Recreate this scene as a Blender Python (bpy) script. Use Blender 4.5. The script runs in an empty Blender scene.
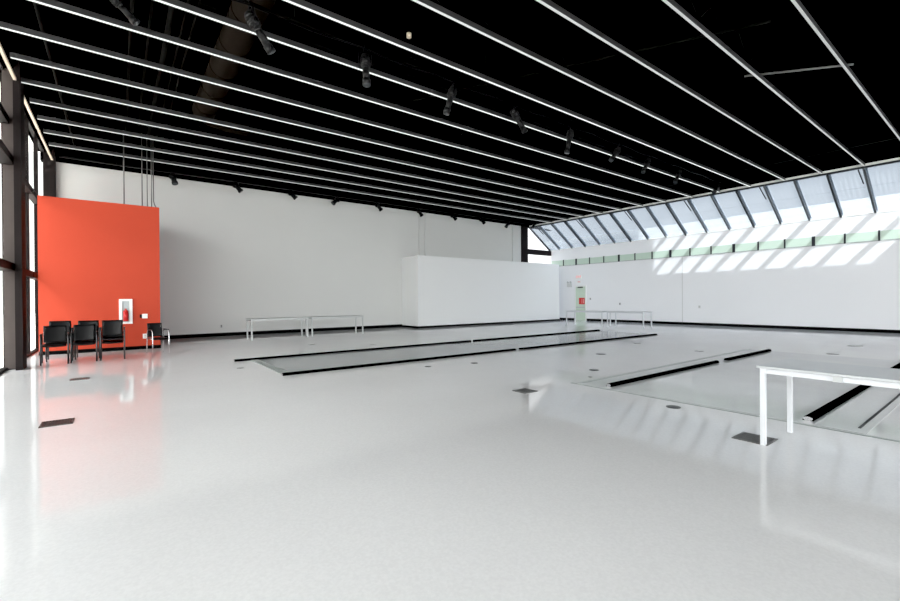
import bpy, bmesh, math, random
from mathutils import Vector, Matrix
random.seed(7)
sc = bpy.context.scene
C = sc.collection
PI = math.pi

# ------------------------------------------------------------------ materials
def mat(name, col, rough=0.5, metal=0.0, spec=0.5, var=0.0, scale=8.0, emit=None, es=0.0, bump=0.0, coat=0.0):
    m = bpy.data.materials.new(name); m.use_nodes = True
    nt = m.node_tree; b = nt.nodes['Principled BSDF']
    b.inputs['Roughness'].default_value = rough
    b.inputs['Metallic'].default_value = metal
    b.inputs['Specular IOR Level'].default_value = spec
    b.inputs['Coat Weight'].default_value = coat
    tc = nt.nodes.new('ShaderNodeTexCoord')
    nz = nt.nodes.new('ShaderNodeTexNoise'); nz.inputs['Scale'].default_value = scale; nz.inputs['Detail'].default_value = 3
    nt.links.new(tc.outputs['Object'], nz.inputs['Vector'])
    mx = nt.nodes.new('ShaderNodeMix'); mx.data_type = 'RGBA'
    mx.inputs['A'].default_value = (*[c*(1-var) for c in col], 1)
    mx.inputs['B'].default_value = (*[min(1, c*(1+var)) for c in col], 1)
    nt.links.new(nz.outputs['Fac'], mx.inputs['Factor'])
    nt.links.new(mx.outputs['Result'], b.inputs['Base Color'])
    if emit:
        b.inputs['Emission Color'].default_value = (*emit, 1); b.inputs['Emission Strength'].default_value = es
    if bump:
        bp = nt.nodes.new('ShaderNodeBump'); bp.inputs['Strength'].default_value = bump; bp.inputs['Distance'].default_value = 0.01
        nt.links.new(nz.outputs['Fac'], bp.inputs['Height']); nt.links.new(bp.outputs['Normal'], b.inputs['Normal'])
    return m

def glass(name, tint, gl=0.06, rough=0.02, milky=0.0):
    m = bpy.data.materials.new(name); m.use_nodes = True
    nt = m.node_tree; nt.nodes.clear()
    o = nt.nodes.new('ShaderNodeOutputMaterial')
    t = nt.nodes.new('ShaderNodeBsdfTransparent'); t.inputs[0].default_value = (*tint, 1)
    g = nt.nodes.new('ShaderNodeBsdfGlossy'); g.inputs['Roughness'].default_value = rough
    x = nt.nodes.new('ShaderNodeMixShader'); x.inputs[0].default_value = gl
    nt.links.new(t.outputs[0], x.inputs[1]); nt.links.new(g.outputs[0], x.inputs[2])
    last = x
    if milky:
        tr = nt.nodes.new('ShaderNodeBsdfTranslucent'); tr.inputs[0].default_value = (*tint, 1)
        y = nt.nodes.new('ShaderNodeMixShader')
        # fine vertical reeding in the glass
        tc = nt.nodes.new('ShaderNodeTexCoord'); w = nt.nodes.new('ShaderNodeTexWave')
        w.bands_direction = 'Y'; w.inputs['Scale'].default_value = 2.2; w.inputs['Distortion'].default_value = 1.5
        mp = nt.nodes.new('ShaderNodeMapRange'); mp.inputs['To Min'].default_value = milky*0.6; mp.inputs['To Max'].default_value = milky*1.4
        nt.links.new(tc.outputs['Object'], w.inputs['Vector']); nt.links.new(w.outputs['Fac'], mp.inputs['Value'])
        nt.links.new(mp.outputs['Result'], y.inputs[0])
        nt.links.new(x.outputs[0], y.inputs[1]); nt.links.new(tr.outputs[0], y.inputs[2]); last = y
    nt.links.new(last.outputs[0], o.inputs[0])
    return m

def floor_mat(name, base, rough, speck=0.05, cloud=0.05):
    m = bpy.data.materials.new(name); m.use_nodes = True
    nt = m.node_tree; b = nt.nodes['Principled BSDF']; N = nt.nodes.new; L = nt.links.new
    tc = N('ShaderNodeTexCoord')
    n1 = N('ShaderNodeTexNoise'); n1.inputs['Scale'].default_value = 0.35; n1.inputs['Detail'].default_value = 5
    n2 = N('ShaderNodeTexNoise'); n2.inputs['Scale'].default_value = 55; n2.inputs['Detail'].default_value = 4
    L(tc.outputs['Object'], n1.inputs['Vector']); L(tc.outputs['Object'], n2.inputs['Vector'])
    r1 = N('ShaderNodeMapRange'); r1.inputs['From Min'].default_value = .3; r1.inputs['From Max'].default_value = .7
    r1.inputs['To Min'].default_value = 1-cloud; r1.inputs['To Max'].default_value = 1+cloud
    r2 = N('ShaderNodeMapRange'); r2.inputs['From Min'].default_value = .35; r2.inputs['From Max'].default_value = .65
    r2.inputs['To Min'].default_value = 1-speck; r2.inputs['To Max'].default_value = 1+speck
    L(n1.outputs['Fac'], r1.inputs['Value']); L(n2.outputs['Fac'], r2.inputs['Value'])
    mu = N('ShaderNodeMath'); mu.operation = 'MULTIPLY'; L(r1.outputs[0], mu.inputs[0]); L(r2.outputs[0], mu.inputs[1])
    sv = N('ShaderNodeVectorMath'); sv.operation = 'SCALE'; sv.inputs[0].default_value = base
    L(mu.outputs[0], sv.inputs['Scale']); L(sv.outputs[0], b.inputs['Base Color'])
    n3 = N('ShaderNodeTexNoise'); n3.inputs['Scale'].default_value = 1.6; n3.inputs['Detail'].default_value = 3
    L(tc.outputs['Object'], n3.inputs['Vector'])
    r3 = N('ShaderNodeMapRange'); r3.inputs['To Min'].default_value = rough*0.7; r3.inputs['To Max'].default_value = rough*1.4
    L(n3.outputs['Fac'], r3.inputs['Value']); L(r3.outputs[0], b.inputs['Roughness'])
    bp = N('ShaderNodeBump'); bp.inputs['Strength'].default_value = 0.06; bp.inputs['Distance'].default_value = 0.02
    L(n3.outputs['Fac'], bp.inputs['Height']); L(bp.outputs['Normal'], b.inputs['Normal'])
    b.inputs['Specular IOR Level'].default_value = 0.24
    return m

FLOOR = floor_mat('white_speckled_floor', (0.785, 0.79, 0.80), 0.065, 0.03, 0.035)
PIT = floor_mat('grey_floor_plate', (0.33, 0.355, 0.365), 0.10, 0.03, 0.06)
PIT2 = floor_mat('pale_floor_plate', (0.64, 0.66, 0.67), 0.10, 0.03, 0.09)
WALL = mat('white_wall_paint', (0.87, 0.88, 0.90), 0.6, spec=.3, var=.015, scale=.7)  # white, lightened in the colour for the skylight on the right wall
WALLDIM = mat('dimmed_white_wall_paint', (0.63, 0.64, 0.63), 0.6, spec=.3, var=.02, scale=.7)  # white too, darkened in the colour for the back wall's weaker light
BLOCK = mat('dimmed_white_block_paint', (0.74, 0.755, 0.76), 0.6, spec=.3, var=.01, scale=.7)  # white, toned down in the colour for weaker light on the block
BLACK = mat('black_ceiling_paint', (0.0012, 0.0012, 0.0012), 0.95, spec=.0, var=.3, scale=3)
BLACKB = mat('black_baseboard', (0.004, 0.004, 0.004), 0.7, spec=.1, var=.2)
DUCT = mat('dark_duct_metal', (0.014, 0.011, 0.009), 0.8, spec=.05, var=.3, scale=5)
PIPE = mat('dark_pipe_paint', (0.007, 0.007, 0.007), 0.8, spec=.05, var=.3)
STEEL = mat('dark_brown_steel', (0.012, 0.009, 0.009), 0.6, spec=.12, var=.2, scale=3)
STEELG = mat('grey_brown_steel', (0.070, 0.058, 0.055), 0.6, spec=.15, var=.15, scale=3)
CREAM = mat('cream_blind_rail', (0.75, 0.65, 0.52), 0.6, var=.05)
RED = mat("red_wall_paint", (0.49, 0.062, 0.030), 0.6, spec=.2, var=.05, scale=.8)
RAIL = mat('black_rubber_rail', (0.002, 0.002, 0.002), 0.8, spec=.0, var=.2)
LINE = mat('dark_floor_slot', (0.03, 0.035, 0.035), 0.5, var=.2)
LINEG = mat('grey_floor_seam', (0.33, 0.37, 0.36), 0.5, var=.1)
TABLE = mat('white_lacquer_table', (0.66, 0.68, 0.71), 0.3, var=.01)
TABLETOP = mat('pale_grey_tabletop', (0.50, 0.52, 0.54), 0.25, var=.02)
TABLEG = mat('grey_metal_table', (0.50, 0.52, 0.52), 0.4, var=.03)
CHAIR = mat('black_plastic_seat', (0.006, 0.006, 0.007), 0.4, spec=.3, var=.15)
CHROME = mat('chrome_tube', (0.62, 0.62, 0.64), 0.22, metal=1.0)
DARKTUBE = mat('dark_grey_tube', (0.06, 0.062, 0.066), 0.3, metal=.7)
LAMP = mat('black_lamp_housing', (0.006, 0.006, 0.007), 0.5, spec=.15, var=.2)
LAMPG = mat('grey_lamp_barrel', (0.016, 0.016, 0.017), 0.45, spec=.2, var=.2)
LENS = mat('lamp_lens', (0.05, 0.055, 0.06), 0.1)
FRAMEW = mat('white_frame_enamel', (0.85, 0.86, 0.85), 0.4, var=.01)
SIGNRED = mat('red_sign', (0.62, 0.03, 0.03), 0.4, var=.05)
EXITRED = mat('exit_letters', (0.9, 0.25, 0.25), 0.4, emit=(1, .3, .3), es=.35)
DOORG = mat('pale_green_door', (0.60, 0.72, 0.60), 0.5, var=.02)
VENT = mat('dark_bronze_grate', (0.05, 0.04, 0.038), 0.5, metal=.3, var=.2)
VENTG = mat('grey_floor_grate', (0.16, 0.16, 0.16), 0.4, metal=.5, var=.2)
DISC = mat('dark_floor_cap', (0.07, 0.075, 0.075), 0.35, metal=.5, var=.2)
CAPG = mat('grey_floor_cap', (0.28, 0.29, 0.29), 0.35, metal=.5, var=.2)
GREENG = mat('pale_green_glass', (0.60, 0.73, 0.63), 0.15, var=.04, scale=2)
MULL = mat('dark_grey_mullion', (0.035, 0.04, 0.045), 0.6, spec=.1, var=.15)
MULL2 = mat('grey_mullion', (0.09, 0.10, 0.11), 0.6, spec=.1, var=.1)
FINM = mat('shadow_fin_grey', (0.42, 0.46, 0.52), 0.6, spec=.1, var=.05)
HOUSE = mat('grey_strip_housing', (0.034, 0.034, 0.036), 0.5, var=.05)
CONDUIT = mat('grey_conduit', (0.16, 0.16, 0.16), 0.4, metal=.4, var=.1)
CONDW = mat('pale_conduit', (0.62, 0.63, 0.62), 0.4, var=.05)
EXT = mat('sunlit_concrete', (0.74, 0.74, 0.73), 0.8, var=.03)
GROUND = mat('pale_pavement', (0.74, 0.73, 0.71), 0.9, var=.08, scale=.6)
G_SIDE = glass('clear_cyan_glass', (0.97, 0.98, 0.97), 0.03)
G_SKY = glass('blue_grey_skylight_glass', (0.60, 0.64, 0.68), 0.04, milky=0.05)
G_CLEAR = glass('clear_glass', (0.96, 0.97, 0.98), 0.04)
EXTRED = mat('extinguisher_red', (0.55, 0.02, 0.02), 0.3)
def strip_mat(i, s): return mat('light_diffuser_%02d' % i, (0.3, 0.3, 0.3), 0.5, emit=(0.95, 1.0, 0.98), es=s)

# ------------------------------------------------------------------ mesh builder
class MB:
    def __init__(s): s.v = []; s.f = []; s.sm = []
    def _add(s, vs, fs, smooth=False):
        o = len(s.v); s.v += [Vector(p) for p in vs]; s.f += [tuple(o+i for i in f) for f in fs]; s.sm += [smooth]*len(fs); return s
    def box(s, x0, x1, y0, y1, z0, z1):
        return s._add([(x0,y0,z0),(x1,y0,z0),(x1,y1,z0),(x0,y1,z0),(x0,y0,z1),(x1,y0,z1),(x1,y1,z1),(x0,y1,z1)],
            [(3,2,1,0),(4,5,6,7),(0,1,5,4),(1,2,6,5),(2,3,7,6),(3,0,4,7)])
    def rbox(s, x0, x1, y0, y1, z0, z1, r=0.01):
        """box with chamfered edges"""
        bm = bmesh.new(); bmesh.ops.create_cube(bm, size=1)
        for v in bm.verts: v.co = Vector(((x0+x1)/2+v.co.x*(x1-x0), (y0+y1)/2+v.co.y*(y1-y0), (z0+z1)/2+v.co.z*(z1-z0)))
        bmesh.ops.bevel(bm, geom=bm.edges[:], offset=r, segments=2, affect='EDGES', profile=.5)
        s._add([v.co.copy() for v in bm.verts], [tuple(v.index for v in f.verts) for f in bm.faces]); bm.free(); return s
    def bar(s, p, q, w, h, up=(0,0,1)):
        p = Vector(p); q = Vector(q); d = (q-p).normalized(); up = Vector(up)
        a = d.cross(up)
        if a.length < 1e-4: a = d.cross(Vector((1,0,0)))
        a.normalize(); b = a.cross(d).normalized()
        vs = []
        for c in (p, q):
            for (i, j) in ((-1,-1),(1,-1),(1,1),(-1,1)): vs.append(c+a*(i*w/2)+b*(j*h/2))
        return s._add(vs, [(0,1,2,3),(7,6,5,4),(0,4,5,1),(1,5,6,2),(2,6,7,3),(3,7,4,0)])
    def tube(s, pts, r, n=10, r2=None):
        pts = [Vector(p) for p in pts]; rings = []
        for i, p in enumerate(pts):
            d = ((pts[min(i+1,len(pts)-1)]-pts[max(i-1,0)])).normalized()
            ref = Vector((0,0,1)) if abs(d.z) < .9 else Vector((1,0,0))
            a = d.cross(ref).normalized(); b = a.cross(d)
            rr = r if r2 is None else r+(r2-r)*i/(len(pts)-1)
            rings.append([p+a*math.cos(2*PI*k/n)*rr+b*math.sin(2*PI*k/n)*rr for k in range(n)])
        vs = [v for g in rings for v in g]; fs = []
        for i in range(len(rings)-1):
            for k in range(n): fs.append((i*n+k, i*n+(k+1)%n, (i+1)*n+(k+1)%n, (i+1)*n+k))
        s._add(vs, fs, True)
        o = len(s.v)-len(vs)
        s.f += [tuple(o+k for k in range(n))[::-1], tuple(o+(len(rings)-1)*n+k for k in range(n))]; s.sm += [False]*2
        return s
    def disc(s, x, y, z0, z1, r, n=28):
        return s.tube([(x,y,z0),(x,y,z1)], r, n)
    def poly(s, pts, d):
        """extrude a polygon by vector d"""
        n = len(pts); d = Vector(d); P = [Vector(p) for p in pts]
        return s._add(P+[p+d for p in P], [tuple(range(n))[::-1], tuple(range(n, 2*n))]+[(i,(i+1)%n,n+(i+1)%n,n+i) for i in range(n)])
    def xf(s, M):
        s.v = [M @ p for p in s.v]; return s
    def build(s, name, m, parent=None, origin=None):
        me = bpy.data.meshes.new(name)
        if parent is not None: o0 = Vector((0,0,0)) if parent.get('_local') else Vector(parent.location)
        elif origin is not None: o0 = Vector(origin)
        else:
            xs = [p.x for p in s.v]; ys = [p.y for p in s.v]; zs = [p.z for p in s.v]
            o0 = Vector(((min(xs)+max(xs))/2, (min(ys)+max(ys))/2, min(zs)))
        me.from_pydata([p-o0 for p in s.v], [], s.f)
        me.polygons.foreach_set('use_smooth', s.sm)
        bm = bmesh.new(); bm.from_mesh(me); bmesh.ops.recalc_face_normals(bm, faces=bm.faces[:]); bm.to_mesh(me); bm.free()
        me.materials.append(m)
        ob = bpy.data.objects.new(name, me); C.objects.link(ob)
        if parent is not None: ob.parent = parent
        else: ob.location = o0
        return ob

def box(*a): return MB().box(*a)
def tag(o, label, cat, group=None):
    o['label'] = label; o['category'] = cat
    if group: o['group'] = group
    return o
def thing(name, label, cat, loc=(0,0,0), group=None, rz=0, local=False):
    o = bpy.data.objects.new(name, None); C.objects.link(o); o.location = loc; o.rotation_euler = (0,0,rz)
    o.empty_display_size = .1
    if local or rz: o['_local'] = 1
    return tag(o, label, cat, group)
def struct(o, label=None, cat=None):
    o['kind'] = 'structure'
    if label: o['label'] = label
    if cat: o['category'] = cat
    return o
def sempty(name, loc, label, cat):
    o = bpy.data.objects.new(name, None); C.objects.link(o); o.location = loc; o.empty_display_size = .1
    return struct(o, label, cat)
def copy_tree(o):
    c = o.copy(); C.objects.link(c)
    for ch in list(o.children):
        d = ch.copy(); C.objects.link(d); d.parent = c
        for g in list(ch.children):
            e = g.copy(); C.objects.link(e); e.parent = d
    return c
def text_mesh(name, body, size, m, parent, M, depth=.004):
    cu = bpy.data.curves.new('txt', 'FONT'); cu.body = body; cu.size = size; cu.extrude = depth; cu.align_x = 'CENTER'; cu.align_y = 'CENTER'
    to = bpy.data.objects.new('txt', cu); C.objects.link(to)
    bpy.context.view_layer.update()
    me = bpy.data.meshes.new_from_object(to.evaluated_get(bpy.context.evaluated_depsgraph_get()))
    bpy.data.objects.remove(to); bpy.data.curves.remove(cu)
    me.name = name; me.materials.clear(); me.materials.append(m); me.transform(M)
    ob = bpy.data.objects.new(name, me); C.objects.link(ob); ob.parent = parent
    return ob

# ------------------------------------------------------------------ dimensions
XL, XR = -1.65, 23.1          # west glass line, east wall
YB, YS = 19.1, -9.0           # back wall, wall behind the viewer
ZC = 6.0                      # underside of the light strips
ZD = 7.9                      # ceiling deck
XK, ZK = 21.05, 5.95          # top edge of the sloped glazing
ZW = 4.6                      # foot of the sloped glazing

# ------------------------------------------------------------------ shell
struct(box(XL-.35, XR+.25, YS-.3, YB+.3, -.3, 0).build('floor', FLOOR), 'glossy white speckled floor of the hall', 'floor')
struct(box(XL-.3, 19.6, YS-.3, YB+.3, ZD, ZD+.3).build('ceiling', BLACK), 'black painted ceiling deck high above the light strips', 'ceiling')
struct(box(XL-.22, 20.25, YB, YB+.3, 0, 5.98).build('wall_back', WALLDIM), 'long white back wall, darkened in colour for weaker light', 'wall')
struct(MB().box(XL-.3, 19.6, YB, YB+.3, 5.98, ZD).poly([(19.6,YB,5.98),(XR+.2,YB,5.98),(XK+.2,YB,6.1),(19.6,YB,ZD)],(0,.3,0)).build('wall_back_upper', BLACK), 'black painted band above the pale back wall', 'wall')
struct(box(20.25, XR+.2, YB, YB+.3, 0, 3.35).build('wall_back_corner', WALL), 'white wall under the corner window', 'wall')
struct(box(XR, XR+.2, YS-.3, YB, 0, ZW-.03).build('wall_right', WALL), 'long white wall below the sloped glazing', 'wall')
# roof fascia over the sloped glazing
struct(MB().poly([(XK,YS-.3,6.11),(XK+.12,YS-.3,6.11),(XK+.12,YS-.3,6.16),(19.6,YS-.3,ZD+.15),(19.45,YS-.3,ZD)], (0,YB-YS+.3,0)).build('wall_right_upper', BLACK), 'black sloping soffit above the sloped glazing', 'wall')
struct(box(XK-.02, XK+.12, 1.35, YB, 6.0, 6.075).build('trim_1', FRAMEW), 'white head trim of the sloped glazing', 'trim')
struct(box(XK-.01, XK+.10, 1.35, YB, 5.945, 6.0).build('trim_2', MULL), 'dark head bar of the sloped glazing', 'trim')
struct(box(XR-.02, XR+.2, 1.35, YB, ZW-.03, ZW).build('trim_3', FRAMEW), 'white sill at the foot of the sloped glazing', 'trim')
struct(MB().poly([(XK,YS-.3,6.11),(XR+.2,YS-.3,ZW-.03),(XR+.2,YS-.3,ZW+.3),(XK,YS-.3,6.5)], (0,1.35-YS+.3,0)).build('sun_stop_slope', BLACK), 'unseen solid black slope added to end the sun patches', 'wall')  # opaque slope added out of view to stop sun past the glazing
# unseen wall behind the viewer: glazing added to bring in daylight
struct(box(XL-.3, XR+.2, YS-.2, YS, 0, .25).build('wall_front', STEEL), 'low sill wall behind the viewer', 'wall')
struct(box(XL-.3, XR+.2, YS-.2, YS, 5.9, ZD).build('wall_front_upper', BLACK), 'black upper wall behind the viewer', 'wall')
WN = [0]
def win(loc, label):
    WN[0] += 1
    return sempty('window_%d' % WN[0], loc, label, 'window')
n = 8; wd = (XR-XL)/n
for i in range(n):
    a = XL+i*wd; b = a+wd
    w = win((a, YS, .25), 'unseen tall window added behind the viewer for daylight, bay %d from the glass corner' % (i+1))
    box(a+.04, b-.04, YS-.1, YS-.09, .3, 5.85).build('pane', G_CLEAR, w)
    MB().box(a, b, YS-.15, YS-.04, .25, .3).box(a, b, YS-.15, YS-.04, 5.85, 5.9).box(a, a+.08, YS-.15, YS-.04, .3, 5.85).box(b-.04, b, YS-.15, YS-.04, .3, 5.85).build('window_frame', STEEL, w)
# baseboards
struct(box(1.0, 11.5, YB-.015, YB, 0, .14).build('baseboard_back', BLACKB), 'black baseboard of the back wall', 'baseboard')
struct(MB().box(XR-.015, XR, YS, 16.30, 0, .13).box(XR-.015, XR, 17.15, YB, 0, .13).build('baseboard_right', BLACKB), 'black baseboard of the right wall', 'baseboard')

# ------------------------------------------------------------------ west glass wall
XG = -1.87
def bay(y0, y1, trans, label, mull=.08, x=XG, z0=.05, z1=6.2):
    w = win((x, (y0+y1)/2, 0), label)
    f = MB().box(x-.06, x+.03, y0, y0+mull, 0, z1+.07).box(x-.06, x+.04, y0+mull, y1, 0, z0).box(x-.06, x+.03, y0+mull, y1, z1, z1+.07)
    f.build('window_frame', STEEL, w)
    zs = [z0]+list(trans)+[z1]
    for i in range(len(zs)-1):
        box(x-.012, x-.002, y0+mull, y1, zs[i], zs[i+1]).build('pane', G_SIDE, w)
    for t in trans:
        box(x-.06, x+.10, y0+mull, y1, t-.08, t+.08).build('transom', STEEL, w)
    return w
ys = [YS, -6.6, -4.2, -1.8, .3, 2.4, 4.5, 6.6, 8.7]
for i in range(len(ys)-1):
    bay(ys[i], ys[i+1], (2.13, 4.34), 'tall window of the left glass wall, beyond the left edge of the photo')
bay(8.7, 10.9, (2.13, 4.34), 'tall window of the left glass wall, beyond the left edge of the photo')
bay(10.9, 12.75, (2.13, 4.34, 5.18), 'tall window at the far left edge, before the thick steel column')
bay(13.0, 15.75, (2.13, 4.34), 'narrow tall window just behind the thick steel column')
bay(15.75, 17.45, (2.13, 4.34), 'tall window beside the red partition')
bay(17.45, 18.88, (4.34,), 'window above the red partition, nearest the back wall')
tw = sempty('trim_5', (XG, 11.8, 2.1), 'dark crossbars meeting the thick steel column', 'crossbar')
for t in (2.13, 4.34):
    box(XG+.10, -1.70, 10.9, 12.72, t-.08, t+.08).build('crossbar', STEEL, tw)
    box(-1.68, -1.66, 12.72, 12.99, t-.08, t+.08).build('crossbar', STEEL, tw)
cw = sempty('wall_left', (XG, 12.8, 0), 'thick dark steel column in the glass wall', 'column')
box(XG, -1.68, 12.72, 12.98, 0, ZD).build('column_web', STEELG, cw)
MB().box(-1.68, -1.57, 12.50, 12.98, 0, ZD).build('column_flange', STEEL, cw)
struct(box(XG, -1.58, 18.88, YB, 0, ZD).build('wall_left_corner', STEEL), 'dark steel corner post at the back wall', 'column')
struct(MB().box(XG-.15, -1.66, YS-.2, YB, 6.24, ZD).build('wall_left_upper', BLACK), 'black band above the left glass wall', 'wall')
tr = sempty('trim_4', (-1.63, 12, 5.95), 'cream blind rail along the head of the left windows', 'trim')
for a, b in ((7.0, 12.4), (13.1, 15.6), (15.75, 18.7)):
    box(-1.66, -1.61, a, b, 5.92, 5.97).build('blind_rail', CREAM, tr)

# ------------------------------------------------------------------ sloped glazing, bay by bay
sl = Vector((XR-XK, 0, ZW-ZK)); 
def slope_pt(y, t, off=0):
    nrm = Vector((-sl.z, 0, sl.x)).normalized()
    return Vector((XK, y, ZK))+sl*t+nrm*off
yy = [1.35+i for i in range(18)]+[YB]
for i in range(len(yy)-1):
    y0, y1 = yy[i], yy[i+1]
    thick = (i % 3 == 0)
    w = win((XR, (y0+y1)/2, ZW), 'sloped skylight pane, number %d along the row from the right end' % (i+1))
    a, b, c, d = slope_pt(y0, 0), slope_pt(y1, 0), slope_pt(y1, 1), slope_pt(y0, 1)
    nr = Vector((-sl.z, 0, sl.x)).normalized()*.012
    MB().poly([a, b, c, d], nr).build('pane', G_SKY, w)
    wd_ = .085 if thick else .04
    MB().bar(slope_pt(y0, 0, .11), slope_pt(y0, 1, .10), .045, .13, up=(0,1,0)).build('shadow_fin', FINM, w)  # fin added above the glass to widen the mullion's sun shadow
    MB().bar(slope_pt(y0, 0, -.02), slope_pt(y0, 1, -.02), wd_, .06, up=(0,1,0)).build('mullion', MULL if thick else MULL2, w)
    if i % 3 == 2:
        MB().bar(slope_pt(y0+.14, 0, -.06), slope_pt(y0+.10, .30, -.06), .03, .03).build('opening_arm', MULL, w)
# green glass band
gy = [1.28+.985*i for i in range(19)]
for i in range(len(gy)-1):
    y0, y1 = gy[i], min(gy[i+1], YB)
    if y0 >= YB: break
    w = win((XR, (y0+y1)/2, 3.5), 'pale green glass panel of the band on the right wall, number %d from the right end' % (i+1))
    box(XR-.02, XR-.006, y0, y1, 3.53, 3.88).build('pane', GREENG, w)
    t = .11 if i % 3 == 1 else .055
    box(XR-.045, XR-.002, y0-t/2, y0+t/2, 3.50, 3.90).build('mullion', MULL, w)
    box(XR-.03, XR-.004, y0, y1, 3.50, 3.53).build('window_frame', LINEG, w)
# gable corner window
gw = win((21.9, YB, 3.35), 'corner window under the end of the sloped glazing, triangle above a dark beam')
MB().poly([(20.7,YB+.1,4.55),(XR,YB+.1,4.55),(XK,YB+.1,5.98),(20.7,YB+.1,5.98)], (0,.01,0)).build('pane', G_CLEAR, gw)
box(20.7, XR, YB+.1, YB+.11, 3.35, 4.27).build('pane', G_CLEAR, gw)
box(20.7, XR+.02, YB-.06, YB+.12, 4.25, 4.57).build('transom', STEEL, gw)
box(20.25, 20.78, YB-.1, YB+.2, 3.3, 6.0).build('jamb', STEEL, gw)
MB().bar((XK,YB+.05,6.0), (XR,YB+.05,4.6), .08, .10, up=(0,1,0)).build('sloping_frame', MULL, gw)

# ------------------------------------------------------------------ outside
struct(box(-60, XL-.35, -60, 80, -.35, -.12).build('ground_outside', GROUND), 'pale pavement outside the glass wall', 'ground')
struct(box(XL-.35, 90, -60, YS-.3, -.35, -.12).build('ground_outside_front', GROUND), 'pale pavement behind the viewer', 'ground')
struct(box(25.0, 25.3, -12, 45, 0, 5.52).build('wall_outside_parapet', EXT), 'sunlit white wall outside the sloped glazing', 'wall')
struct(box(XL-4.2, XL-.3, YS-4.2, 22, 6.9, 7.1).build('sun_canopy', EXT), 'canopy added to keep the sun out of the left glass wall', 'roof')  # added to stop sun falling through the left windows
struct(box(XL-.3, XR+2, YS-4.2, YS-.3, 6.3, 6.5).build('sun_canopy_front', EXT), 'unseen canopy added to keep the sun out of the windows behind the viewer', 'roof')  # added out of view to stop sun from behind the viewer
struct(box(6, 17.0, 5.95, YB, 8.3, 20).build('sun_blocker_rooftop', EXT), 'unseen rooftop block added to cut off the sun patches', 'wall')  # unseen block added so its vertical edge ends the sun patches

# ------------------------------------------------------------------ partitions
p = thing('partition', 'tall red painted partition box standing beside the left windows', 'partition', (-.3, 17.3, 0))
box(-1.66, 1.0, 15.6, YB-.36, 0, 4.2).build('panel', RED, p)
MB().box(-1.66, 1.012, 15.588, 15.6, 0, .10).box(1.0, 1.012, 15.6, YB-.36, 0, .10).build('baseboard', BLACKB, p)
p = thing('partition', 'low wide white partition box standing against the back wall', 'partition', (16.8, 18.3, 0))
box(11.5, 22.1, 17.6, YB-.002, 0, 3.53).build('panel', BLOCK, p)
MB().box(11.488, 22.112, 17.588, 17.6, 0, .10).box(11.488, 11.5, 17.6, YB-.02, 0, .10).box(22.1, 22.112, 17.6, YB-.02, 0, .10).build('baseboard', BLACKB, p)

# conduits
for x, y, r, lab in [(.17,16.5,.018,'thin grey conduit rising from the red partition, leftmost'), (.62,16.5,.016,'thin grey conduit rising from the red partition, second from left'),
                (.75,16.5,.012,'thin grey conduit rising from the red partition, middle one'), (.86,16.5,.014,'thin grey conduit rising from the red partition, second from right')]:
    tag(MB().tube([(x,y,4.2),(x,y,6.6)], r).build('conduit', CONDUIT), lab, 'conduit', 'conduits above the red partition')
tag(MB().tube([(.98,16.5,4.2),(.98,16.5,4.34),(.93,16.5,4.45),(.88+.03,16.5,4.55),(.91,16.5,6.6)], .016).build('conduit', CONDUIT), 'thin grey conduit with a kink, rightmost above the red partition', 'conduit', 'conduits above the red partition')
for x, r, lab in [(12.55,.03,'pale vertical conduit above the white partition, left of the pair'), (12.92,.03,'pale vertical conduit above the white partition, right of the pair'),
               (19.45,.025,'pale vertical conduit near the dark post by the corner window')]:
    tag(MB().tube([(x,YB-.035,3.53),(x,YB-.035,5.98)], r).build('conduit', CONDW), lab, 'conduit', 'conduits on the back wall')

# ------------------------------------------------------------------ ceiling strips
SY = [2.13, 3.33, 4.50, 5.64, 6.82, 7.99, 9.13, 10.34, 11.50, 12.66, 13.80, 14.95, 16.06, 17.26]
ords = ['first','second','third','fourth','fifth','sixth','seventh','eighth','ninth','tenth','eleventh','twelfth','thirteenth','fourteenth']
es = [.30,.38,.46,.58,.80,.85,.85,.85,.80,.75,.68,.62,.58,.55]
for i, y in enumerate(SY):
    j = len(SY)-1-i
    lab = 'long straight light strip under the black ceiling, '+('nearest the back wall' if j == 0 else ords[j]+' from the back wall')
    t = thing('light_strip', lab, 'ceiling light', (9.7, y, ZC), 'parallel light strips under the ceiling')
    x1 = 21.02 if y < 18 else 20.9
    box(-1.58, x1, y-.020, y+.020, ZC+.006, ZC+.10).build('housing', HOUSE, t)
    box(-1.57, x1-.01, y-.019, y+.019, ZC-.006, ZC+.006).build('diffuser', strip_mat(i, es[i]), t)
    for x in (1.5, 7.5, 13.5, 19.5):
        MB().tube([(x,y,ZC+.10),(x,y,7.0)], .005, 6).build('hanger', PIPE, t)
# ------------------------------------------------------------------ ducts and pipes in the dark
t = thing('duct', 'round dark duct hanging above the light strips, upper left', 'duct', (2.0, 11, 6.84))
pts = [(2.0, -2+.6*k, 6.84) for k in range(28)]
d = MB().tube(pts, .30, 20)
for k in range(0, 28, 2): d.tube([(2.0, -2+.6*k-.02, 6.84), (2.0, -2+.6*k+.02, 6.84)], .315, 20)
d.build('tube', DUCT, t)
MB().tube([(2.0,14.2,6.84),(2.2,14.6,6.84),(2.7,14.8,6.84),(3.3,14.8,6.84)], .24, 16).build('elbow', DUCT, t)
for x, r, lab in [(.25,.035,'leftmost'), (.55,.03,'second'), (.86,.06,'third and thickest'), (1.08,.025,'fourth'), (1.25,.025,'fifth')]:
    tag(MB().tube([(x,-3,6.95),(x,YB-.05,6.95)], r).build('pipe', PIPE), 'dark pipe running toward the back wall above the strips, %s from the left' % lab, 'pipe', 'dark pipes above the light strips')
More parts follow.
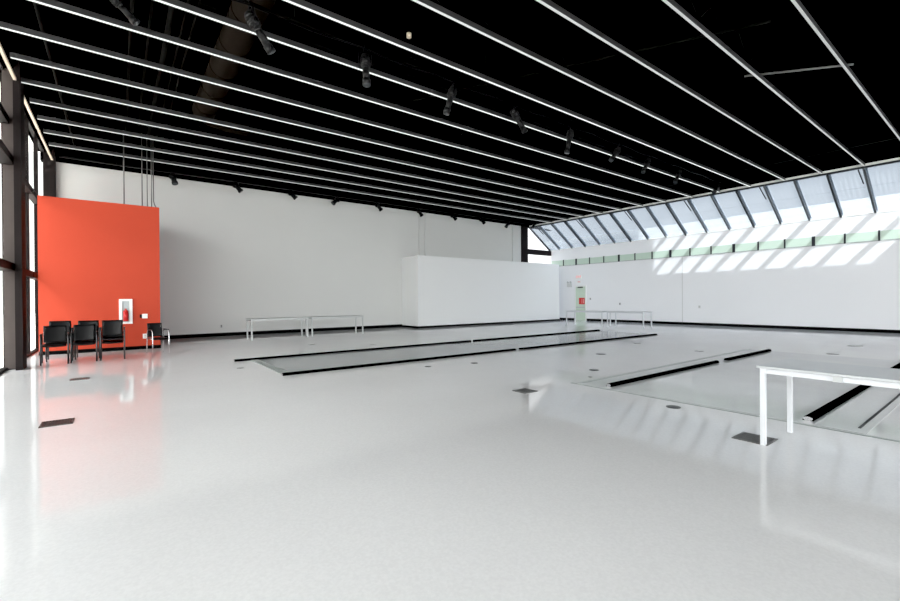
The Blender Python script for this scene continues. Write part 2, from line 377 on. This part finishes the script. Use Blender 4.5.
tag(MB().tube([(-1.05,-3,6.35),(-1.05,YB-.05,6.35)], .035).build('pipe', PIPE), 'dark pipe running beside the left glass wall under the ceiling', 'pipe')
for k, y in enumerate([-3.5, 0.3, 4.1, 7.2, 9.7, 12.2, 14.4, 17.6]):
    t = thing('joist', 'black open-web roof joist crossing above the light strips, %s from the back wall' % ords[7-k], 'joist', (9.7, y, 7.3), 'black roof joists')
    MB().box(XL+.05, 19.4, y-.05, y+.05, 7.75, 7.897).box(XL+.05, 19.4, y-.05, y+.05, 7.2, 7.28).build('chord', PIPE if k % 3 == 1 else BLACK, t)
    w = MB(); x = XL+.2; up = True
    while x < 18.6:
        w.bar((x,y,7.24 if up else 7.8), (x+.7,y,7.8 if up else 7.24), .03, .03, up=(0,1,0)); x += .7; up = not up
    w.build('web', PIPE, t)
tag(MB().box(19.8, 19.95, YS, YB, 6.45, 6.6).build('beam', PIPE), 'dark beam running along the ceiling near the sloped glazing', 'beam')
tag(MB().tube([(4.2, 14.5, 6.9), (10.4, 3.0, 6.9)], .03).build('pipe', PIPE), 'dark diagonal pipe crossing above the strips in mid ceiling', 'pipe')
tag(MB().tube([(12.0, 4.0, 6.7), (13.4, 2.3, 6.7)], .025).build('pipe', CONDUIT), 'short grey diagonal pipe at the right of the ceiling', 'pipe')
for x, y, lab in [(4.79, 7.6, 'small pale sensor under the ceiling beside the lighting pipe')]:
    t = thing('sensor', lab, 'sensor', (x, y, 6.85))
    MB().tube([(x,y,6.78),(x,y,6.86)], .05, 16).build('body', CREAM, t)
    MB().tube([(x,y,6.86),(x,y,7.2)], .01, 6).build('stem', PIPE, t)

# ------------------------------------------------------------------ stage lamps on the lighting pipe
PY, PZ = 7.7, 6.30
t = thing('lighting_pipe', 'long black pipe carrying stage lamps under the ceiling', 'pipe', (11, PY, PZ))
MB().tube([(1.0,PY,PZ),(20.6,PY,PZ)], .028).build('pipe', PIPE, t)
for x in (2.5, 7, 11.5, 16, 19.2): MB().tube([(x,PY,PZ),(x,PY,7.88)], .012, 6).build('hanger', PIPE, t)
cb = MB()
xs = [1.0+.35*k for k in range(56)]
cb.tube([(x, PY-.05, PZ-.05-.05*abs(math.sin(x*1.7))) for x in xs], .014, 6)
cb.build('cable', LAMP, t)
def stage_lamp(x, y, z, dx, dy, dz, L, r, lab, group, small=False):
    """hung from (x,y,z); barrel points along (dx,dy,dz)"""
    t = thing('stage_lamp' if not small else 'spotlight', lab, 'stage lamp' if not small else 'spotlight', (x, y, z), group)
    d = Vector((dx,dy,dz)).normalized(); top = Vector((x,y,z))
    drop = .20 if not small else .08
    piv = top+Vector((0,0,-drop))
    MB().rbox(x-.035, x+.035, y-.045, y+.045, z-.07, z+.045, .008).tube([(x,y,z-.07),(x,y,z-.10 if not small else z-.075)], .015, 8).build('clamp', LAMP, t)
    sd = d.cross(Vector((0,0,1)))
    if sd.length < .05: sd = Vector((1,0,0))
    sd.normalize(); w = r*1.35
    yk = MB()
    a = top+Vector((0,0,-.09 if not small else -.07))
    c = piv+d*(L*.18)
    yk.bar(a-sd*w, a+sd*w, .03, .012, up=d)
    yk.bar(a-sd*w, c-sd*w, .03, .010, up=sd).bar(a+sd*w, c+sd*w, .03, .010, up=sd)
    yk.tube([c-sd*(w+.02), c+sd*(w+.02)], .012, 8)
    yk.build('yoke', LAMP, t)
    b = MB(); st = c-d*(L*.32)
    prof = [(0,.55),(.04,.85),(.12,1),(.36,1),(.40,.72),(.46,.70),(.80,.70),(.82,.84),(1.0,.84)]
    for k in range(len(prof)-1):
        b.tube([st+d*L*prof[k][0], st+d*L*prof[k+1][0]], r*prof[k][1], 16, r*prof[k+1][1])
    for q in (.16,.22,.28): b.tube([st+d*L*q, st+d*L*(q+.02)], r*1.1, 16)
    b.build('barrel', LAMPG if not small else LAMP, t)
    MB().tube([st+d*L*.99, st+d*L*1.005], r*.75, 16).build('lens', LENS, t)
    if not small:
        MB().bar(st+d*L*.9-sd*r*1.0, st+d*L*.9+sd*r*1.0, .012, .10, up=Vector((0,0,1))).build('colour_frame', LAMP, t)
    return t
LG = 'stage lamps hanging from the long black pipe'
for i, (x, dx, dz, dy) in enumerate([(1.78,.32,-.45,.0),(3.85,-.03,-.6,-.12),(6.0,-.18,-.6,.05),(7.95,.50,-.50,.0),(10.2,-.05,-.6,.1),(12.6,-.60,-.6,0),(14.45,-.40,-.5,0),(16.7,-.42,-.5,0),(20.15,-.75,-.5,0)]):
    stage_lamp(x, PY, PZ-.03, dx, dy, dz, .66, .092, 'black stage lamp on the lighting pipe, %s from the left' % ords[i], LG)
# second row, by the camera end
stage_lamp(-.02, 9.6-.75, 6.5, .35, 0, -.35, .5, .08, 'black stage lamp at the top left of the ceiling, apart from the row', None)
# small spots along the back wall
tt = thing('track', 'black lighting track along the top of the back wall', 'track', (9, 18.5, 6.0))
box(XL+.2, 20.2, 18.46, 18.54, 6.0, 6.06).build('rail', LAMP, tt)
for x in (0, 4, 8, 12, 16, 19.2): MB().tube([(x,18.5,6.06),(x,18.5,7.88)], .01, 6).build('hanger', LAMP, tt)
SG = 'small spotlights along the top of the back wall'
for i, (x, dx, dy) in enumerate([(1.6,.12,-.25),(3.65,.5,-.1),(5.75,.6,-.1),(7.85,-.6,.0),(9.8,.6,0),(12.15,.5,0),(14.3,.8,0),(16.35,.8,0),(18.55,-.5,0)]):
    stage_lamp(x, 18.5, 6.0, dx, dy, -.62,   .40, .12, 'small black spotlight on the back wall track, %s from the left' % ords[i], SG, True)
stage_lamp(20.05, 17.75, 6.05, -.45, 0, -.62, .48, .10, 'small black spotlight in front of the corner window', SG, True)

# ------------------------------------------------------------------ floor: pits, rails, seams, grates, caps
pc = tag(box(2.62, 16.3, 8.36, 10.93, .0, .006).build('floor_plate', PIT), 'long dark grey floor plate between the two far black rails', 'floor plate')
pe = tag(MB().box(2.45, 2.62, 8.30, 11.0, 0, .010).build('edge_strip', LINEG), 'pale metal edge strip across the left end of the grey floor plate', 'edge strip')
def rail(x0, x1, y, gaps, lab, w=.10, h=.055, cap=True):
    t = thing('floor_rail', lab, 'floor rail', (x0, y, 0), 'black rails lying on the floor')
    segs = []; a = x0
    for g in gaps: segs.append((a, g[0])); a = g[1]
    segs.append((a, x1))
    for a, b in segs:
        m = MB(); n = 8
        prof = [(w/2*math.cos(PI*k/n), h*math.sin(PI*k/n)**.6) for k in range(n+1)]
        m.poly([(a, y+p[0], p[1]) for p in prof], (b-a, 0, 0))
        m.build('bar', RAIL, t)
    if cap:
        MB().poly([(x0-.012, y+.045*math.cos(2*PI*k/12), .028+.024*math.sin(2*PI*k/12)) for k in range(12)], (.012,0,0)).build('end_cap', CHROME, t)
    return t
rail(2.42, 16.1, 8.32, [(8.55,8.75)], 'long black rail on the near side of the grey floor plate', h=.05)
rail(2.12, 16.4, 10.97, [(9.2,9.35)], 'long black rail on the far side of the grey floor plate', h=.05)
rail(6.13, 13.35, 3.93, [(10.15,10.65)], 'black floor rail lying in front of the white table, far one of the near pit')
rail(6.16, 13.3, 1.45, [], 'thick black floor rail seen under the near white table')
tag(box(6.0, 13.35, .95, 4.45, 0, .004).build('floor_plate', PIT2), 'pale floor plate around the two near black rails', 'floor plate')
tag(box(6.1, 13.4, 4.365, 4.395, 0, .008).build('floor_slot', LINEG), 'thin grey slot behind the black rail left of the white table', 'floor slot')
tag(box(6.22, 13.3, 1.02, 1.045, 0, .008).build('floor_slot', LINE), 'thin black slot at the right edge beside the thick rail', 'floor slot')
tag(box(5.93, 5.97, -2.0, 4.5, 0, .005).build('floor_seam', LINEG), 'straight seam in the floor beneath the near white table', 'floor seam')

def grate(x, y, s, m, lab, nb=9, rz=0):
    t = thing('floor_grate', lab, 'floor grate', (x, y, 0), rz=rz, local=True)
    f = MB().box(-s/2,s/2,-s/2,-s/2+.02,0,.008).box(-s/2,s/2,s/2-.02,s/2,0,.008).box(-s/2,-s/2+.02,-s/2+.02,s/2-.02,0,.008).box(s/2-.02,s/2,-s/2+.02,s/2-.02,0,.008)
    f.build('frame', m, t)
    b = MB()
    for k in range(nb):
        u = -s/2+.02+(s-.04)*(k+.25)/nb
        b.box(u, u+(s-.04)/nb*.5, -s/2+.02, s/2-.02, .001, .007)
    b.build('bars', m, t)
    box(-s/2+.02, s/2-.02, -s/2+.02, s/2-.02, 0, .002).build('opening', LINE, t)
grate(-.57, 6.76, .29, VENT, 'square dark bronze grate in the white floor at the left foreground')
grate(-.56, 10.33, .27, VENTG, 'small grey grate in the floor in front of the black chairs')
grate(4.89, 4.55, .27, VENTG, 'square dark grate in the middle of the open floor')
grate(4.98, 1.59, .30, VENTG, 'square dark grate at the foot of the near white table')
for x, y, r, m, lab in [
    (5.63,2.69,.085,DISC,'round dark cap in the floor left of the near white table'),
    (2.01,9.84,.07,CAPG,'round cap in the floor left of the end of the grey plate'),
    (3.85,11.57,.07,CAPG,'small round cap behind the far black rail, near its left end'),
    (4.86,13.56,.11,CAPG,'round cap in the floor in front of the far grey tables'),
    (6.32,12.27,.09,CAPG,'small round cap between the far black rail and the far tables'),
    (5.12,7.48,.07,DISC,'small round cap in front of the near long rail, left one'),
    (6.18,7.24,.08,DISC,'small round cap in front of the near long rail, right one'),
    (9.59,6.36,.12,DISC,'round dark cap in the floor past the end of the near pit'),
    (7.35,5.03,.09,DISC,'round dark cap just beside the near pit corner'),
    (6.65,4.63,.035,CAPG,'tiny cap at the corner of the near pit'),
    (12.76,7.19,.12,CAPG,'grey cap in the floor beyond the near pit, left one'),
    (12.03,5.08,.10,CAPG,'grey cap in the floor beyond the near pit, middle one'),
    (16.45,2.81,.16,CAPG,'grey cap in the floor before the right wall, farther one'),
    (13.79,2.76,.12,CAPG,'grey cap in the floor behind the white table top')]:
    t = thing('floor_box', lab, 'floor box', (x, y, 0))  # round floor box with a lid
    MB().disc(x, y, 0, .006, r).build('rim', m, t)
    MB().disc(x, y, .006, .009, r*.75).build('lid', m, t)

# ------------------------------------------------------------------ tables
def table(cx, cy, L, W, rz, lab, top, leg, group=None, lw=.042, H=.75, bracket=False):
    t = thing('table', lab, 'table', (cx, cy, 0), group, rz=rz, local=True)
    MB().rbox(-L/2, L/2, -W/2, W/2, H-.022, H, .004).build('tabletop', top, t)
    a = MB(); h0, h1 = H-.07, H-.022
    i = .035
    a.box(-L/2+i, L/2-i, -W/2+i, -W/2+i+.025, h0, h1).box(-L/2+i, L/2-i, W/2-i-.025, W/2-i, h0, h1)
    a.box(-L/2+i, -L/2+i+.025, -W/2+i+.025, W/2-i-.025, h0, h1).box(L/2-i-.025, L/2-i, -W/2+i+.025, W/2-i-.025, h0, h1)
    a.build('apron', leg, t)
    for sx in (-1, 1):
        for sy in (-1, 1):
            x = sx*(L/2-i-lw/2+.012); y = sy*(W/2-i-lw/2+.012)
            MB().rbox(x-lw/2, x+lw/2, y-lw/2, y+lw/2, 0, h1-.001, .003).build('leg', leg, t)
    if bracket:
        MB().box(L/2-.66, L/2-.60, -W/2+.018, -W/2+.034, h0-.002, h1+.004).build('bracket', TABLEG, t)
    return t
TR = math.radians
RZ = TR(90-2.5)
def near_table():
    L, W = 2.2, .76
    # local +x end is the visible end; local -y side is the side facing the viewer
    e = Vector((math.cos(RZ), math.sin(RZ))); n = Vector((-math.sin(RZ), math.cos(RZ)))
    corner = Vector((4.80, 1.52))
    # +x end, side nearest the viewer (toward -X world) = +n side
    c = corner - e*L/2 - n*W/2
    t = table(c.x, c.y, L, W, RZ, 'white table with a grey top, nearest the viewer at the right edge', TABLETOP, TABLE, bracket=False)
    box(L/2-.62, L/2-.56, W/2-.032, W/2-.014, .678, .735).build('bracket', TABLEG, t)
near_table()
table(4.70, 16.65, 2.06, .74, 0, 'long grey table before the back wall, left one of the pair', TABLEG, TABLEG, 'long tables before the back wall', lw=.045)
table(6.95, 16.75, 2.2, .74, 0, 'long grey table before the back wall, right one of the pair', TABLEG, TABLEG, 'long tables before the back wall', lw=.045)
table(19.15, 13.45, 2.2, .8, TR(90), 'long pale table by the right wall, the one nearer the door', TABLE, TABLE, 'long tables by the right wall', lw=.045)
table(19.25, 11.25, 1.9, .8, TR(90), 'long pale table by the right wall, the one farther from the door', TABLE, TABLE, 'long tables by the right wall', lw=.045)

# ------------------------------------------------------------------ chairs
def make_chair(leg_mat, lab, group):
    t = thing('armchair', lab, 'chair', (0,0,0), group, local=True)
    s = MB(); nx, ny = 8, 8; W = .200
    def pan(fn, th):
        top = [[Vector(fn(i/nx, j/ny)) for j in range(ny+1)] for i in range(nx+1)]
        m = MB(); vs = [p for r in top for p in r]; k = len(vs)
        nrm = (top[1][0]-top[0][0]).cross(top[0][1]-top[0][0]).normalized()*th
        vs2 = [p-nrm for p in vs]; fs = []
        for i in range(nx):
            for j in range(ny):
                a = i*(ny+1)+j; b = a+1; c = a+ny+2; d = a+ny+1
                fs.append((a,d,c,b)); fs.append((k+a,k+b,k+c,k+d))
        for i in range(nx):
            a = i*(ny+1); fs.append((a,k+a,k+a+ny+1,a+ny+1)); a += ny; fs.append((a,a+ny+1,k+a+ny+1,k+a))
        for j in range(ny):
            fs.append((j,j+1,k+j+1,k+j)); a = nx*(ny+1)+j; fs.append((a,k+a,k+a+1,a+1))
        m._add(vs+vs2, fs, True); return m
    pan(lambda u, v: (-W+2*W*u, -.24+.44*v, .455-.02*math.sin(PI*v)-.012*math.sin(PI*u)+(-.03*max(0,.15-v)/.15)), .028).build('seat', CHAIR, t)
    pan(lambda u, v: (-W+2*W*u, .19+.09*v+.035*math.sin(PI*u), .47+.38*v), .028).build('backrest', CHAIR, t)
    for sx in (-1, 1):
        x = sx*.228
        MB().tube([(x,-.245,0),(x,-.235,.3),(x,-.225,.60),(x,-.20,.645),(x,-.15,.66)], .015, 8).build('leg', leg_mat, t)
        MB().tube([(x,.27,0),(x,.235,.3),(x,.205,.60),(x,.18,.645),(x,.12,.66)], .015, 8).build('leg', leg_mat, t)
        MB().rbox(x-.020, x+.020, -.20, .19, .655, .685, .008).build('armrest', CHAIR, t)
        MB().tube([(x,-.235,.42),(x,.225,.42)], .010, 8).tube([(x,0,.42),(sx*.2,0,.43)], .010, 8).build('side_rail', leg_mat, t)
        MB().tube([(x*.98,.215,.5),(sx*.19,.25,.55),(sx*.17,.27,.80)], .010, 8).build('back_support', leg_mat, t)
    return t
c0 = make_chair(DARKTUBE, 'black armchair in the front row before the red partition, left one', 'black armchairs before the red partition')
c0.location = (-1.15, 13.35, 0); c0.rotation_euler = (0,0,TR(3))
for x, y, z, rz, lab in [
    (-.64,13.42,0,1,'black armchair in the front row before the red partition, right one'),
    (-1.12,14.08,0,2,'black armchair at the bottom of the left stack behind the front row'),
    (-1.12,14.02,.085,2,'black armchair on top of the left stack behind the front row'),
    (-.60,14.10,0,-1,'black armchair at the bottom of the middle stack behind the front row'),
    (-.60,14.04,.075,-1,'black armchair on top of the middle stack behind the front row'),
    (-.11,13.50,0,0,'black armchair at the bottom of the stack at the right end of the row'),
    (-.11,13.45,.09,0,'black armchair on top of the stack at the right end of the row')]:
    c = copy_tree(c0); c.location = (x, y, z); c.rotation_euler = (0,0,TR(rz)); c['label'] = lab
c = make_chair(CHROME, 'single black armchair with bright chrome legs at the right end of the red partition', None)
c.location = (.85, 14.1, 0); c.rotation_euler = (0,0,TR(14)); c.scale = (.84, .9, .95)

# ------------------------------------------------------------------ things on the red partition (face y = 15.6)
F = 15.6
t = thing('extinguisher_cabinet', 'white framed fire extinguisher cabinet on the red partition', 'cabinet', (.175, F, .76))
MB().box(.02,.33,F-.05,F,.76,.82).box(.02,.33,F-.05,F,1.41,1.47).box(.02,.09,F-.05,F,.82,1.41).box(.26,.33,F-.05,F,.82,1.41).build('frame', FRAMEW, t)
box(.09,.26,F-.012,F,.82,1.41).build('back_panel', mat('cabinet_grey', (.45,.50,.52), .5), t)
e = MB()
for a, b, r1, r2 in [(.84,1.12,.062,.062),(1.12,1.17,.062,.022),(1.17,1.20,.022,.022)]: e.tube([(.175,F-.06+.0,a),(.175,F-.06,b)], r1, 14, r2)
ex = e.build('cylinder', EXTRED, t)
MB().tube([(.175,F-.06,1.20),(.175,F-.06,1.28)], .03, 10).box(.15,.24,F-.075,F-.045,1.27,1.30).build('valve', FRAMEW, ex)
box(.13,.22,F-.116,F-.108,.97,1.08).build('paper_label', FRAMEW, ex)
t = thing('thermostat', 'white square thermostat with a small dark box beside it on the red partition', 'thermostat', (.6, F, .9))
MB().rbox(.555,.69,F-.035,F,.90,1.035,.008).build('cover', FRAMEW, t)
MB().box(.50,.555,F-.03,F,.92,1.02).build('side_box', LAMP, t)
t = thing('outlet', 'white wall outlet low on the red partition beside the single chair', 'outlet', (.63, F, .32))
MB().rbox(.57,.685,F-.012,F,.31,.45,.004).build('plate', FRAMEW, t)
MB().box(.605,.65,F-.016,F-.011,.335,.37).box(.605,.65,F-.016,F-.011,.39,.425).build('socket', TABLEG, t)
t = thing('outlet', 'small outlet low on the pale back wall left of the grey tables', 'outlet', (3.24, YB, .34))
MB().rbox(3.19,3.27,YB-.012,YB,.34,.46,.004).build('plate', TABLEG, t)
MB().box(3.21,3.25,YB-.016,YB-.011,.36,.39).box(3.21,3.25,YB-.016,YB-.011,.41,.44).build('socket', LINE, t)

# ------------------------------------------------------------------ door and signs on the east wall (face x = XR)
d = sempty('door_1', (XR, 16.72, 0), 'pale green door with a white frame in the right wall near the corner', 'door')
box(XR-.03, XR-.001, 16.37, 17.08, .01, 2.12).build('door_leaf', DOORG, d)
MB().box(XR-.05,XR,16.30,16.37,0,2.2).box(XR-.05,XR,17.08,17.15,0,2.2).box(XR-.05,XR,16.37,17.08,2.12,2.2).build('door_frame', FRAMEW, d)
box(XR-.09, XR-.03, 16.55, 16.9, 2.05, 2.11).build('door_closer', LAMP, d)
MB().box(XR-.09,XR-.05,16.42,17.03,.80,.86).box(XR-.05,XR-.03,16.42,16.48,.79,.87).box(XR-.05,XR-.03,16.97,17.03,.79,.87).build('push_bar', TABLEG, d)
t = thing('warning_sign', 'red square sign fixed to the pale green door', 'sign', (XR-.04, 16.63, 1.03))
box(XR-.036, XR-.0301, 16.42, 16.84, 1.02, 1.42).build('panel', SIGNRED, t)
MB().box(XR-.038,XR-.036,16.48,16.55,1.08,1.36).box(XR-.038,XR-.036,16.62,16.65,1.08,1.36).build('white_print', mat('pale_red_print', (.8,.35,.33), .5), t)
t = thing('exit_sign', 'white exit sign with red letters above the green door', 'sign', (XR, 16.85, 2.6))
MB().rbox(XR-.06, XR, 16.62, 17.06, 2.62, 2.86, .008).build('panel', FRAMEW, t)
text_mesh('letters', 'EXIT', .19, EXITRED, t, Matrix.Translation((-.063, -.01, .14)) @ Matrix(((0,0,-1,0),(-1,0,0,0),(0,1,0,0),(0,0,0,1))))
t = thing('wall_sign', 'small white notice with red print between the exit sign and the door', 'sign', (XR, 16.85, 2.35))
box(XR-.012, XR, 16.7, 17.0, 2.36, 2.5).build('panel', FRAMEW, t)
box(XR-.014, XR-.012, 16.76, 16.94, 2.40, 2.46).build('red_print', mat('pale_red', (.85,.45,.45), .5), t)
t = thing('emergency_light', 'white emergency light box on the right wall beside the door', 'emergency light', (XR, 17.55, 2.15))
MB().rbox(XR-.08, XR, 17.38, 17.72, 2.12, 2.36, .01).build('housing', mat('grey_white_case', (.66,.67,.67), .5), t)
for yv in (17.44, 17.64):
    MB().tube([(XR-.05,yv,2.40),(XR-.13,yv,2.44)], .055, 14, .06).build('lamp_head', TABLEG, t)
for yv, zv, nm, lab in [(16.03,1.35,'light_switch','small dark switch on the right wall just beside the door'), (14.05,1.05,'light_switch','small dark switch on the right wall above the pale tables'), (9.72,.92,'light_switch','small pale switch plate on the right wall under the sun patches')]:
    t = thing(nm, lab, 'switch', (XR, yv, zv))
    m = TABLEG if yv > 12 else WALLDIM
    MB().rbox(XR-.012, XR, yv-.05, yv+.05, zv-.06, zv+.07, .004).build('plate', m, t)
    box(XR-.025, XR-.011, yv-.02, yv+.02, zv-.02, zv+.03).build('toggle', LAMP if yv > 12 else TABLEG, t)
struct(box(XR-.004, XR, 10.53, 10.56, 0.11, 3.5).build('trim_6', WALLDIM), 'vertical joint in the right wall', 'trim')

# ------------------------------------------------------------------ light
w = bpy.data.worlds.new('World'); sc.world = w; w.use_nodes = True
nt = w.node_tree; nt.nodes.clear(); N = nt.nodes.new; L = nt.links.new
out = N('ShaderNodeOutputWorld'); bg = N('ShaderNodeBackground'); tc = N('ShaderNodeTexCoord')
sep = N('ShaderNodeSeparateXYZ'); L(tc.outputs['Generated'], sep.inputs[0])
mr = N('ShaderNodeMapRange'); mr.inputs['From Min'].default_value = .0; mr.inputs['From Max'].default_value = .5
L(sep.outputs['Z'], mr.inputs['Value'])
mx = N('ShaderNodeMix'); mx.data_type = 'RGBA'; mx.inputs['A'].default_value = (1.0, .99, .975, 1); mx.inputs['B'].default_value = (.96, .975, 1.0, 1)
L(mr.outputs[0], mx.inputs['Factor']); L(mx.outputs['Result'], bg.inputs['Color'])
dt = N('ShaderNodeVectorMath'); dt.operation = 'DOT_PRODUCT'; dt.inputs[1].default_value = Vector((-.35, -.80, .48)).normalized()
L(tc.outputs['Generated'], dt.inputs[0])
m2 = N('ShaderNodeMapRange'); m2.inputs['From Min'].default_value = -.1; m2.inputs['From Max'].default_value = 1.0
m2.inputs['To Min'].default_value = 1.5; m2.inputs['To Max'].default_value = 8.6
L(dt.outputs['Value'], m2.inputs['Value']); L(m2.outputs[0], bg.inputs['Strength']); L(bg.outputs[0], out.inputs[0])

def portal(loc, rot, sx, sy):
    l = bpy.data.lights.new('window_portal', 'AREA'); l.shape = 'RECTANGLE'; l.size = sx; l.size_y = sy; l.cycles.is_portal = True
    o = bpy.data.objects.new('window_portal', l); C.objects.link(o); o.location = loc; o.rotation_euler = rot
portal(((XL+XR)/2, YS-.25, 3.1), (PI/2, 0, 0), XR-XL, 5.8)            # faces +Y
portal((XL-.1, (YS+YB)/2, 3.0), (0, -PI/2, 0), 5.9, YB-YS)             # faces +X
sd = Vector((2.05, 2.05, -3.72)).normalized()
s = bpy.data.lights.new('sun', 'SUN'); s.energy = 10.5; s.angle = TR(.5); s.color = (1.0, .95, .86)
so = bpy.data.objects.new('sun', s); C.objects.link(so); so.rotation_euler = sd.to_track_quat('-Z', 'Y').to_euler(); so.location = (0, 0, 30)

# ------------------------------------------------------------------ camera
cam = bpy.data.cameras.new('camera'); cam.sensor_width = 36; cam.lens = 435/900*36; cam.clip_start = .05; cam.clip_end = 500
co = bpy.data.objects.new('camera', cam); C.objects.link(co)
yaw, pit, rol = TR(37.35), TR(-.18), TR(-.42)
f = Vector((math.sin(yaw), math.cos(yaw), 0)); r = Vector((math.cos(yaw), -math.sin(yaw), 0)); u = Vector((0,0,1))
f2 = f*math.cos(pit)+u*math.sin(pit); u2 = u*math.cos(pit)-f*math.sin(pit)
r3 = r*math.cos(rol)+u2*math.sin(rol); u3 = u2*math.cos(rol)-r*math.sin(rol)
Mx = Matrix((r3, u3, -f2)).transposed().to_4x4(); Mx.translation = Vector((0, 0, 1.4))
co.matrix_world = Mx
sc.camera = co
sc.view_settings.view_transform = 'Standard'
sc.view_settings.look = 'None'
sc.view_settings.exposure = 0.0
sc.view_settings.use_curve_mapping = True
sc.view_settings.curve_mapping.black_level = (.006, .006, .006)
sc.view_settings.curve_mapping.update()
sc.cycles.max_bounces = 10; sc.cycles.diffuse_bounces = 6; sc.cycles.transparent_max_bounces = 12
sc.cycles.sample_clamp_indirect = 8
sc.cycles.use_denoising = True
for o in sc.objects:
    if '_local' in o: del o['_local']
